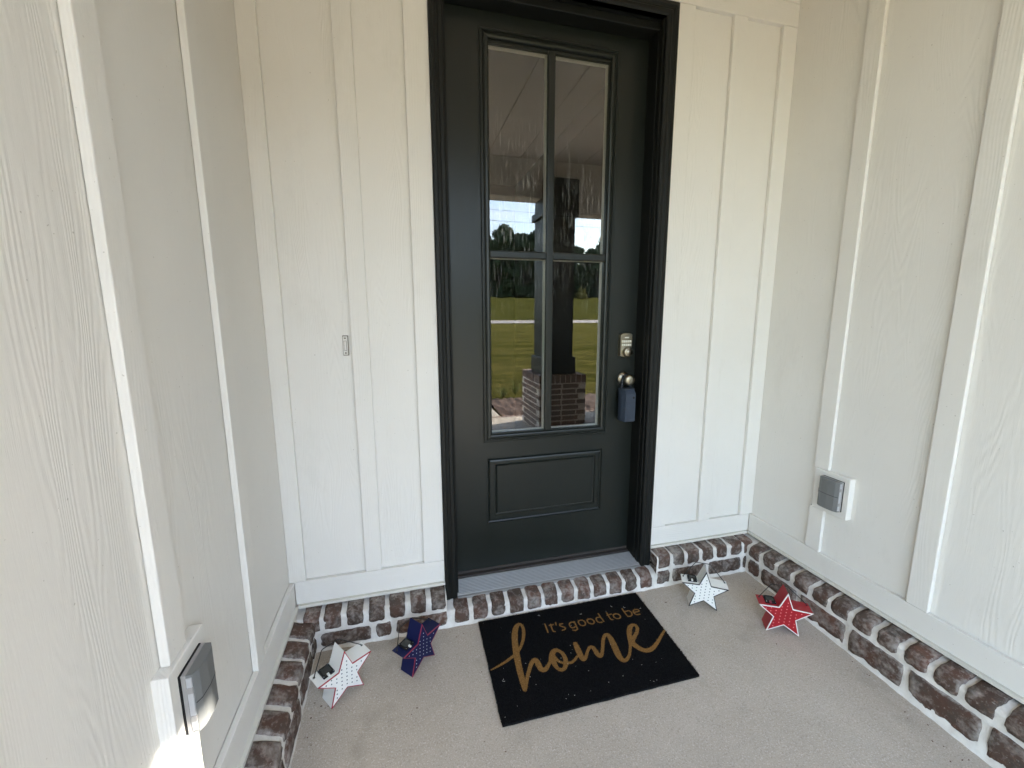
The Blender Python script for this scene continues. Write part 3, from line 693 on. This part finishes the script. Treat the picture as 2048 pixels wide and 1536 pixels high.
# printed lettering: thin raised ribbons of dyed pile, one part per letter, the joined-up word as one
def ribbon(name, idx, label=None):
    bm = bmesh.new()
    for i, (ax, ay, bx, by, ra, rb) in enumerate(segs):
        if owner[i] not in idx: continue
        a = Vector((ax, ay, 0)); b = Vector((bx, by, 0)); z = .0112+.00002*(i % 20)
        d = (b-a).normalized() if (b-a).length > 1e-7 else Vector((1, 0, 0)); nn_ = Vector((-d.y, d.x, 0)); vv = []
        for k in range(5): t_ = math.pi*k/4; vv.append(a+(nn_*math.cos(t_)-d*math.sin(t_))*ra*.97)
        for k in range(5): t_ = math.pi*k/4; vv.append(b+(-nn_*math.cos(t_)+d*math.sin(t_))*rb*.97)
        bm.faces.new([bm.verts.new((v.x, v.y, z)) for v in vv])
    bm.normal_update()
    for f_ in bm.faces:
        if f_.normal.z < 0: f_.normal_flip()
    o = mesh_obj(name, bm, 'coir_tan', dm, recalc=False)
    if label: o['label'] = label
ribbon('script_word', (0, 1, 2, 3, 4), 'large golden tan script word home')
for g_ in ((5,), (6, 7), (8,), (9,), (10, 11), (12,), (13,), (14, 15), (16, 17), (18,), (19, 20), (21,)): ribbon('letter', g_)
NF = 70000; rs = np.random.RandomState(5)
A = rs.rand(NF)*1.005-.0025; B = rs.rand(NF)*1.007-.0035; P = np.array(cor)
px = (P[0, 0]*(1-A)+P[1, 0]*A)*(1-B)+(P[3, 0]*(1-A)+P[2, 0]*A)*B; py = (P[0, 1]*(1-A)+P[1, 1]*A)*(1-B)+(P[3, 1]*(1-A)+P[2, 1]*A)*B
ink = in_ink(px+rs.normal(size=NF)*.0011, py+rs.normal(size=NF)*.0011); ang = rs.rand(NF)*math.tau; ln = .0045+rs.rand(NF)*.005; wd = .00055+.0005*rs.rand(NF); lean = (rs.rand(NF)-.2)*.0065; la = rs.rand(NF)*math.tau
co = np.zeros((NF, 3, 3)); z0 = .0085
co[:, 0] = np.stack([px+np.cos(ang)*wd, py+np.sin(ang)*wd, np.full(NF, z0)], 1); co[:, 1] = np.stack([px-np.cos(ang)*wd, py-np.sin(ang)*wd, np.full(NF, z0)], 1)
co[:, 2] = np.stack([px+np.cos(la)*lean, py+np.sin(la)*lean, z0+ln*.8], 1)
me = bpy.data.meshes.new('coir_pile'); me.from_pydata(co.reshape(-1, 3).tolist(), [], np.arange(NF*3).reshape(-1, 3).tolist())
me.materials.append(M['coir_black']); me.materials.append(M['coir_tan']); me.polygons.foreach_set('material_index', ink.astype(np.int32)); me.update()
o = inst('coir_pile', me, dm); o['kind'] = 'stuff'
bm = bmesh.new()
for k in range(46):
    q = cor_at(random.random()**1.3, random.random()); q *= .97
    if k < 40: bmesh.ops.create_icosphere(bm, subdivisions=1, radius=random.uniform(.0005, .0012), matrix=Matrix.Translation((q.x, q.y, .0165)))
    else:
        a = random.random()*6; add_tube(bm, [(q.x+.007*s_*math.cos(a+s_*.7), q.y+.007*s_*math.sin(a+s_*.7), .0168) for s_ in (0, .5, 1, 1.5)], .0004, 4)
mesh_obj('lint', bm, 'lint', dm)['kind'] = 'stuff'

bm = bmesh.new(); rg_ = random.Random(44)
for k in range(150):
    if k < 100:
        sd = rg_.random()
        if sd < .35: x, y = rg_.uniform(-1.02, 1.03), -.092-abs(rg_.gauss(0, .03))
        elif sd < .7: x, y = 1.03-abs(rg_.gauss(0, .035)), rg_.uniform(-1.1, -.1)
        else: x, y = -1.02+abs(rg_.gauss(0, .03)), rg_.uniform(-1.0, -.1)
    else: x, y = rg_.uniform(-1, 1), rg_.uniform(-1.1, -.1)
    r_ = rg_.uniform(.0007, .0022)
    bmesh.ops.create_icosphere(bm, subdivisions=1, radius=r_, matrix=Matrix.Translation((x, y, flo(y)+r_*.4)) @ Matrix.Diagonal((rg_.uniform(.6, 2.4), rg_.uniform(.6, 1.6), .6, 1)))
setp(mesh_obj('grit', bm, 'mud', None), 'brown grit and crumbs of leaf on the porch slab', 'grit', kind='stuff')

# ---------------------------------------------------------------- star lanterns
def star_pts(Ro, Ri): return [((Ro if k % 2 == 0 else Ri)*math.sin(k*math.pi/5), (Ro if k % 2 == 0 else Ri)*math.cos(k*math.pi/5)) for k in range(10)]
def inset_star(Rr, w):
    P_s = [Vector(p) for p in star_pts(Rr, Rr*.425)]; out = []
    for i in range(10):
        a, b, c_ = P_s[i-1], P_s[i], P_s[(i+1) % 10]; d1 = (b-a).normalized(); d2 = (c_-b).normalized()
        n1 = Vector((d1.y, -d1.x)); n2 = Vector((d2.y, -d2.x)); p = (n1+n2); p = p/(1+n1.dot(n2)); out.append(b+p*w)
    return out
def star(x, y, yaw, Rr, D, face, border, dots, label, hx, tw=.003):
    e_ = empty('star_lantern', (x, y, flo(y)+.001)); e_.rotation_euler = (Matrix.Rotation(mat_ang, 3, 'X') @ Matrix.Rotation(yaw, 3, 'Z')).to_euler()
    setp(e_, label, 'lantern', 'star shaped solar lanterns on the porch floor')
    zc = Rr*math.cos(math.pi/5)+.0005
    O = star_pts(Rr, Rr*.425); I = inset_star(Rr, tw)
    V3 = lambda p, yy: Vector((p[0], yy, p[1]+zc))
    bm = bmesh.new(); f_ = [bm.verts.new(V3(p, .0012)) for p in O]; b_ = [bm.verts.new(V3(p, D)) for p in O]
    for k in range(10): bm.faces.new((f_[k], f_[(k+1) % 10], b_[(k+1) % 10], b_[k]))
    ctr = bm.verts.new(V3((0, 0), D)); cf = bm.verts.new(V3((0, 0), .004))
    for k in range(10): bm.faces.new((b_[k], b_[(k+1) % 10], ctr)); bm.faces.new((f_[(k+1) % 10], f_[k], cf))
    body = mesh_obj('lantern_body', bm, face, e_)
    bm = bmesh.new(); o1 = [bm.verts.new(V3(p, -.0016)) for p in O]; i1 = [bm.verts.new(V3(p, -.0016)) for p in I]; i2 = [bm.verts.new(V3(p, .0005)) for p in I]; o2 = [bm.verts.new(V3((p[0]*1.004, p[1]*1.004), .0024)) for p in O]; o1b = [bm.verts.new(V3((p[0]*1.004, p[1]*1.004), -.0006)) for p in O]
    for q, w in ((o1, i1), (i1, i2), (o1b, o1), (o2, o1b)):
        for k in range(10): bm.faces.new((q[k], q[(k+1) % 10], w[(k+1) % 10], w[k]))
    mesh_obj('edge_trim', bm, border, e_)
    bm = bmesh.new(); f_ = [bm.verts.new(V3(p, -.0004)) for p in I]; cf = bm.verts.new(V3((0, 0), -.0004))
    for k in range(10): bm.faces.new((f_[(k+1) % 10], f_[k], cf))
    fp = mesh_obj('face_plate', bm, face, e_)
    # punched dots on a slanted grid
    I2 = inset_star(Rr, .0068); bm = bmesh.new()
    def inside(px_, pz_):
        c_ = False; j = 9
        for i in range(10):
            xi, zi = I2[i]; xj, zj = I2[j]
            if (zi > pz_) != (zj > pz_) and px_ < (xj-xi)*(pz_-zi)/(zj-zi)+xi: c_ = not c_
            j = i
        return c_
    g_ = .0190*Rr/.105; th = .16
    for a in range(-6, 7):
        for b in range(-6, 7):
            qx, qz = a*g_*1.0, (b+(.5 if a % 2 else 0))*g_*.80; X_ = qx*math.cos(th)+qz*math.sin(th)*.3+.0015; Z_ = qz-qx*math.sin(th)*.35+.001
            if inside(X_, Z_): add_cyl(bm, V3((X_, Z_), .0002), V3((X_, Z_), -.0011), (.0024 if face != 'star_navy' else .0018)*Rr/.105, n=10)
    o = mesh_obj('bulb_dots', bm, dots, fp); o['kind'] = 'stuff'
    # solar unit on the upper side of one arm
    p0 = Vector(O[8]); p1 = Vector(O[9]); dr = (p1-p0).normalized(); nr = Vector((-dr.y, dr.x))
    if nr.y < 0: nr = -nr
    Ls = (p1-p0).length
    def A3(s_, h, yy): q = p0+dr*s_+nr*h; return Vector((q.x, yy, q.y+zc))
    TA = lambda v: A3(v.x, v.y, v.z)
    su = box('solar_unit', (Ls*.38, -.001, D*.22), (Ls*.92, .007, D*.93), 'black_plastic', e_, .0012, TA)
    box('solar_cell', (Ls*.46, .0065, D*.36), (Ls*.84, .0075, D*.80), 'solar_cell', su, 0, TA)
    box('switch', (Ls*.56, .0072, D*.10), (Ls*.66, .0125, D*.30), 'star_white' if face != 'star_red' else 'trim_crimson', su, .001, TA)
    for a in (.42, .88):
        for b in (.28, .87):
            bm = bmesh.new(); add_lathe(bm, [(.0012, -.0005), (.0012, .0004), (0, .0006)], A3(Ls*a, .007, D*b), A3(0, 1, 0)-A3(0, 0, 0), 8); mesh_obj('screw', bm, 'dot_pale', su)
    # wire handle folded back behind the star
    aL = A3(Ls*.13, .0015, D*.72); p3 = Vector(O[2]); p4 = Vector(O[1]); d2 = (p4-p3).normalized(); n2 = Vector((-d2.y, d2.x)); n2 = n2 if n2.y > 0 else -n2
    q = p3+d2*Ls*.13+n2*.0015; aR = Vector((q.x, D*.72, q.y+zc))
    hy, hz = hx
    hp = [aL, aL+Vector((.002, .001, .005)), Vector((-.034, hy, hz)), Vector((-.028, hy+.001, hz+.002)), Vector((.028, hy+.001, hz+.002)), Vector((.034, hy, hz)), aR+Vector((-.002, .001, .005)), aR]
    bm = bmesh.new(); add_tube(bm, hp, .0017, 6); mesh_obj('wire_handle', bm, 'wire_black', e_, smooth=True)
    for a in (aL, aR):
        bm = bmesh.new()
        ringp = [a+Vector((.0035*math.cos(k*math.tau/8), .0035*math.sin(k*math.tau/8), .0006)) for k in range(9)]
        add_tube(bm, ringp, .0008, 5); mesh_obj('handle_eyelet', bm, 'wire_black', e_)
    return e_
star(-.9030, -.3126, R(35.6), .1052, .0666, 'star_white', 'trim_red', 'dot_dark', 'white star lantern with red edging', (.103, .155), .0021)
star(-.6321, -.2500, R(42.6), .1036, .0630, 'star_navy', 'trim_crimson', 'dot_pale', 'navy blue star lantern with thin red edging and white dots', (.090, .150), .0015)
star(.6452, -.2568, R(-30.1), .1049, .0641, 'star_white', 'trim_black', 'dot_dark', 'white star lantern with black edging', (.092, .172))
star(.8779, -.4691, R(-30.7), .1072, .0657, 'star_red', 'trim_white', 'dot_pink', 'red star lantern with white edging', (.100, .160))

# ---------------------------------------------------------------- dark hall behind the glass
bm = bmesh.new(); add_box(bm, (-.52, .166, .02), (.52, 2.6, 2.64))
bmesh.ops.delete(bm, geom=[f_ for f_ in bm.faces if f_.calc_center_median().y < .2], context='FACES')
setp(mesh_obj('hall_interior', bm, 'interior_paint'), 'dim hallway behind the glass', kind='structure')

# ---------------------------------------------------------------- the garden in front (seen mirrored in the panes)
pier = setp(empty('brick_pier', (1.34, -3.30, flo(-2.95))), 'square brick pier under the dark porch column', 'pier')
pz0 = flo(-2.95)-.02; PXa, PXb, PYa, PYb = 1.0, 1.65, -3.72, -2.95; ox = Vector((1.34, -3.30, flo(-2.95)))
o = box('mortar_core', tuple(Vector((PXa+.006, PYa+.006, pz0-.05))-ox), tuple(Vector((PXb-.006, PYb-.006, .594))-ox), 'pier_mortar', pier, .004)
def bk(w, h, d):
    bm = bmesh.new(); add_box(bm, (-w/2, -d/2, -h/2), (w/2, d/2, h/2), None, .006, 2); me = bpy.data.meshes.new('brick')
    bmesh.ops.recalc_face_normals(bm, faces=bm.faces); bm.to_mesh(me); bm.free(); me.materials.append(M['brick_pier']); return me
bw = {}
def put_brick(parent, origin, x0, x1, y0, y1, z0, z1):
    key = (round(x1-x0, 3), round(y1-y0, 3), round(z1-z0, 3))
    if key not in bw: bw[key] = bk(key[0], key[2], key[1])
    o = inst('brick', bw[key], parent); o.location = Vector(((x0+x1)/2, (y0+y1)/2, (z0+z1)/2))-origin+Vector((random.uniform(-.002, .002), random.uniform(-.002, .002), 0)); return o
nc = 9; ch = (.490-pz0)/nc; j = .018
for ci in range(nc):
    z0 = pz0+ci*ch+j/2; z1 = z0+ch-j; off = (ci % 2)
    for side in range(4):
        L = (PXb-PXa) if side % 2 == 0 else (PYb-PYa); s0 = .0 if off == (side % 2) else .10; s1 = L-(.10 if off == (side % 2) else 0)
        brk = [s0]; first = .205 if off else .11
        q = s0+first
        while q < s1-.06: brk.append(q); q += .205
        brk.append(s1)
        for a, b in zip(brk, brk[1:]):
            a += j/2; b -= j/2
            if side == 0: put_brick(pier, ox, PXa+a, PXa+b, PYb-.085, PYb, z0, z1)
            elif side == 2: put_brick(pier, ox, PXa+a, PXa+b, PYa, PYa+.085, z0, z1)
            elif side == 1: put_brick(pier, ox, PXa, PXa+.085, PYa+a, PYa+b, z0, z1)
            else: put_brick(pier, ox, PXb-.085, PXb, PYa+a, PYa+b, z0, z1)
for k in range(9):
    a = PXa+(PXb-PXa)*k/9
    for ya, yb in ((PYb-.19, PYb+.004), (PYa-.004, PYa+.19)): put_brick(pier, ox, a+.006, a+(PXb-PXa)/9-.006, ya, yb, .497, .597)
for k in range(4):
    a = PYa+.20+(PYb-PYa-.40)*k/4; L = (PYb-PYa-.40)/4
    for xa, xb in ((PXa-.004, PXa+.17), (PXb-.17, PXb+.004)): put_brick(pier, ox, xa, xb, a+.006, a+L-.006, .497, .597)
colm = setp(empty('porch_column', (1.31, -3.30, .60)), 'square dark green porch column with boxed base and cap', 'column')
def cbox(n_, h, z0, z1): return box(n_, (-h, -h, z0-.60), (h, h, z1-.60), 'column_paint', colm, .004)
cbox('shaft', .200, .60, 2.798); cbox('plinth', .232, .601, .815)
box('capital', (-.235, -.235, 2.56-.60), (.235, .235, 2.645-.60), 'column_paint', colm, .004); box('cap_block', (-.215, .125, 2.64-.60), (.232, .24, 3.0-.60), 'column_paint', colm, .004)

def ground_z(x, y):
    d = -y
    if d < 7: return -.34
    if d < 47: return -.34+(d-7)/40*.76
    if d < 61: return .42+(d-47)/14*.42
    if d < 94: s_ = (d-61)/33; return .84+4.85*(s_*s_*(3-2*s_))+.25*math.sin(x*.11+1.3)*s_
    return 5.69+.25*math.sin(x*.11+1.3)
bm = bmesh.new()
ys = [30, 3.2, 0, -3.7]+[-4.5, -5.5, -6.3, -7, -9, -12, -16, -22, -28, -34, -40, -44, -47]+[-49, -52, -55, -58, -61]+[-61-.9*k for k in range(1, 42)]+[-110, -130, -170, -240, -400]
xs = [-400, -240, -150, -100, -70]+[-50+4*k for k in range(14)]+[6+1.3*k for k in range(50)]+[73+4*k for k in range(8)]+[130, 180, 260, 400]
gv_ = [[bm.verts.new((x, y, ground_z(x, y)+(noise.noise(Vector((x*.31, y*.5, 0)))*.42+noise.noise(Vector((x*.8, y*1.1, 4)))*.2 if y < -62 else 0))) for x in xs] for y in ys]
for a, b in zip(gv_, gv_[1:]):
    for k in range(len(xs)-1): bm.faces.new((a[k], b[k], b[k+1], a[k+1]))
o = mesh_obj('lawn', bm, ['lawn', 'bank_grass'], None, smooth=True, recalc=True)
for p in o.data.polygons: p.material_index = 1 if p.center.y < -60 else 0; setp(o, 'mown sunlit lawn running up to a grassy bank', kind='structure')
if o.data.polygons[0].normal.z < 0: o.data.flip_normals()
def sheet(name, pts, mat, lift, label, kind='structure'):
    bm = bmesh.new(); bm.faces.new([bm.verts.new((x, y, z+lift)) for x, y, z in pts]); o = mesh_obj(name, bm, mat)
    if o.data.polygons[0].normal.z < 0: o.data.flip_normals()
    return setp(o, label, kind=kind)
bm = bmesh.new(); rows = [[bm.verts.new((x, y, ground_z(x, y)+.03)) for y in (-49.5, -52, -55, -58.5)] for x in (-300, -100, -40, 0, 40, 80, 140, 300)]
for a, b in zip(rows, rows[1:]):
    for k in range(3): bm.faces.new((a[k], b[k], b[k+1], a[k+1]))
o = mesh_obj('road', bm, 'road_surface'); setp(o, 'pale road crossing beyond the lawn', kind='structure')
if o.data.polygons[0].normal.z < 0: o.data.flip_normals()
bm = bmesh.new()
for k in range(46):
    for l in range(14):
        x = .9+k*.07; y = -4.12-l*.155
        bm.verts.new((x, y, -.315+random.uniform(-.012, .03)+.05*math.sin(math.pi*l/13)))
bm.verts.ensure_lookup_table()
for k in range(45):
    for l in range(13): bm.faces.new([bm.verts[q] for q in (k*14+l, k*14+l+1, k*14+l+15, k*14+l+14)])
o = mesh_obj('mulch_bed', bm, 'mulch_bark'); setp(o, 'brown bark mulch bed beside the porch', kind='structure')
if o.data.polygons[0].normal.z < 0: o.data.flip_normals()
box_ = box('garden_path', (-.8, -9, -.5), (.80, -4.13, -.20), 'concrete', None, .01); setp(box_, 'concrete path leading from the porch', kind='structure')
edging = setp(empty('brick_edging', (0, -4.06, -.17)), 'row of bricks edging the porch slab', 'edging')
eo = Vector((0, -4.06, -.17))
for k in range(42):
    x = -.85+k*.0775; put_brick(edging, eo, x+.005, x+.0725, -4.125, -4.003, -.36, -.172)

def grass_clump(x, y, s, seed, label):
    rg_ = random.Random(seed); bm = bmesh.new()
    for k in range(70):
        a = rg_.random()*math.tau; L = s*rg_.uniform(.6, 1.1); w = .006; dx, dy = math.cos(a), math.sin(a); sp = rg_.uniform(.15, .75)
        prev = None
        for i in range(4):
            tt = i/3; p = Vector((dx*L*sp*tt, dy*L*sp*tt, L*(tt-.45*sp*tt*tt))); ww = w*(1-tt*.9)
            cur = (bm.verts.new(p+Vector((-dy*ww, dx*ww, 0))), bm.verts.new(p-Vector((-dy*ww, dx*ww, 0))))
            if prev: bm.faces.new((prev[0], prev[1], cur[1], cur[0]))
            prev = cur
    e_ = empty('border_grass', (x, y, -.30)); setp(e_, label, 'plant'); mesh_obj('blades', bm, 'leaf_blade', e_, recalc=False); return e_
grass_clump(1.28, -6.05, .34, 1, 'low tuft of pale bladed border grass beside the path end of the mulch')
grass_clump(1.62, -6.35, .42, 2, 'taller tuft of pale bladed border grass behind the pier')

def crown_mesh(seed, rx, h, n=7000, leaf=.56, low=.02):
    rs_ = np.random.RandomState(seed); blobs = []
    for k in range(46):
        tz = rs_.uniform(low, 1); rr = rx*(.35+.65*math.sin(math.pi*min(1, (tz*.78+.18))))*rs_.uniform(.2, .95); a = rs_.uniform(0, math.tau)
        blobs.append((rr*math.cos(a), rr*math.sin(a), tz*h*.94, rs_.uniform(.16, .34)*rx))
    blobs.append((0, 0, h*.93, .22*rx)); v = []; fc_ = []
    for i in range(n):
        b = blobs[rs_.randint(len(blobs))]; d = rs_.normal(size=3); d /= np.linalg.norm(d); rad = b[3]*rs_.uniform(.55, 1.08)
        p = np.array(b[:3])+d*rad*np.array([1, 1, .8]); a = rs_.normal(size=3); a /= np.linalg.norm(a); c_ = np.cross(a, d+.01); c_ /= np.linalg.norm(c_)
        s_ = leaf*rs_.uniform(.5, 1.2); k = len(v)
        v += [p-a*s_, p+c_*s_*.55, p+a*s_, p-c_*s_*.55]; fc_.append((k, k+1, k+2, k+3))
    me = bpy.data.meshes.new('crown'); me.from_pydata([tuple(x) for x in v], [], fc_); me.materials.append(M['leaf_dark']); return me
def trunk_mesh(seed, h):
    rg_ = random.Random(seed); bm = bmesh.new(); top = Vector((rg_.uniform(-.4, .4), rg_.uniform(-.4, .4), h*.85))
    add_tube(bm, [(0, 0, -.3), (.05, 0, h*.2), tuple(top*.6), tuple(top)], [.34, .27, .17, .05], 8)
    for k in range(6):
        b = top*rg_.uniform(.3, .75); a = rg_.random()*math.tau; L = h*.2
        add_tube(bm, [tuple(b), tuple(b+Vector((math.cos(a)*L*.5, math.sin(a)*L*.5, L*.35))), tuple(b+Vector((math.cos(a)*L, math.sin(a)*L, L*.8)))], [.11, .07, .03], 6)
    me = bpy.data.meshes.new('trunk'); bm.to_mesh(me); bm.free(); me.materials.append(M['bark']); return me
kinds = [(crown_mesh(21, 4.6, 17), trunk_mesh(21, 17)), (crown_mesh(22, 5.2, 19), trunk_mesh(22, 19)), (crown_mesh(23, 4.0, 15), trunk_mesh(23, 15))]
rg_ = random.Random(12)
for row, y0 in enumerate((-106, -113, -121)):
    for k in range(13):
        x = 2+k*5.6+row*2.3+rg_.uniform(-1.2, 1.2); y = y0+rg_.uniform(-2, 2); kd = kinds[rg_.randint(0, 2)]
        e_ = empty('tree', (x, y, ground_z(x, y)), (0, 0, rg_.random()*6)); s_ = rg_.uniform(.88, 1.12); e_.scale = (s_, s_, s_*rg_.uniform(.92, 1.1))
        setp(e_, 'tall dark green tree in the wood beyond the road', 'tree', 'trees of the wood beyond the road')
        inst('crown', kd[0], e_); inst('trunk', kd[1], e_)
me = crown_mesh(31, 1.5, 2.6, 700, .22, .0); me.materials.clear(); me.materials.append(M['leaf_olive'])
e_ = empty('bush', (40.5, -90, ground_z(40, -90))); setp(e_, 'yellow green bush on top of the grassy bank', 'bush'); inst('foliage', me, e_)
for k, (za, zb) in enumerate(((21.0, 20.3), (19.2, 18.6))):
    bm = bmesh.new(); add_tube(bm, [(-40+14*i, -72, za+(zb-za)*i/12-1.4*math.sin(math.pi*i/12)) for i in range(13)], .03, 5)
    o = mesh_obj('utility_wire', bm, 'wire_black'); setp(o, ('upper' if k == 0 else 'lower')+' utility wire strung across the sky above the wood', 'wire')

scene.render.engine = 'CYCLES'
scene.cycles.max_bounces = 12; scene.cycles.diffuse_bounces = 6; scene.cycles.glossy_bounces = 4; scene.cycles.transparent_max_bounces = 12
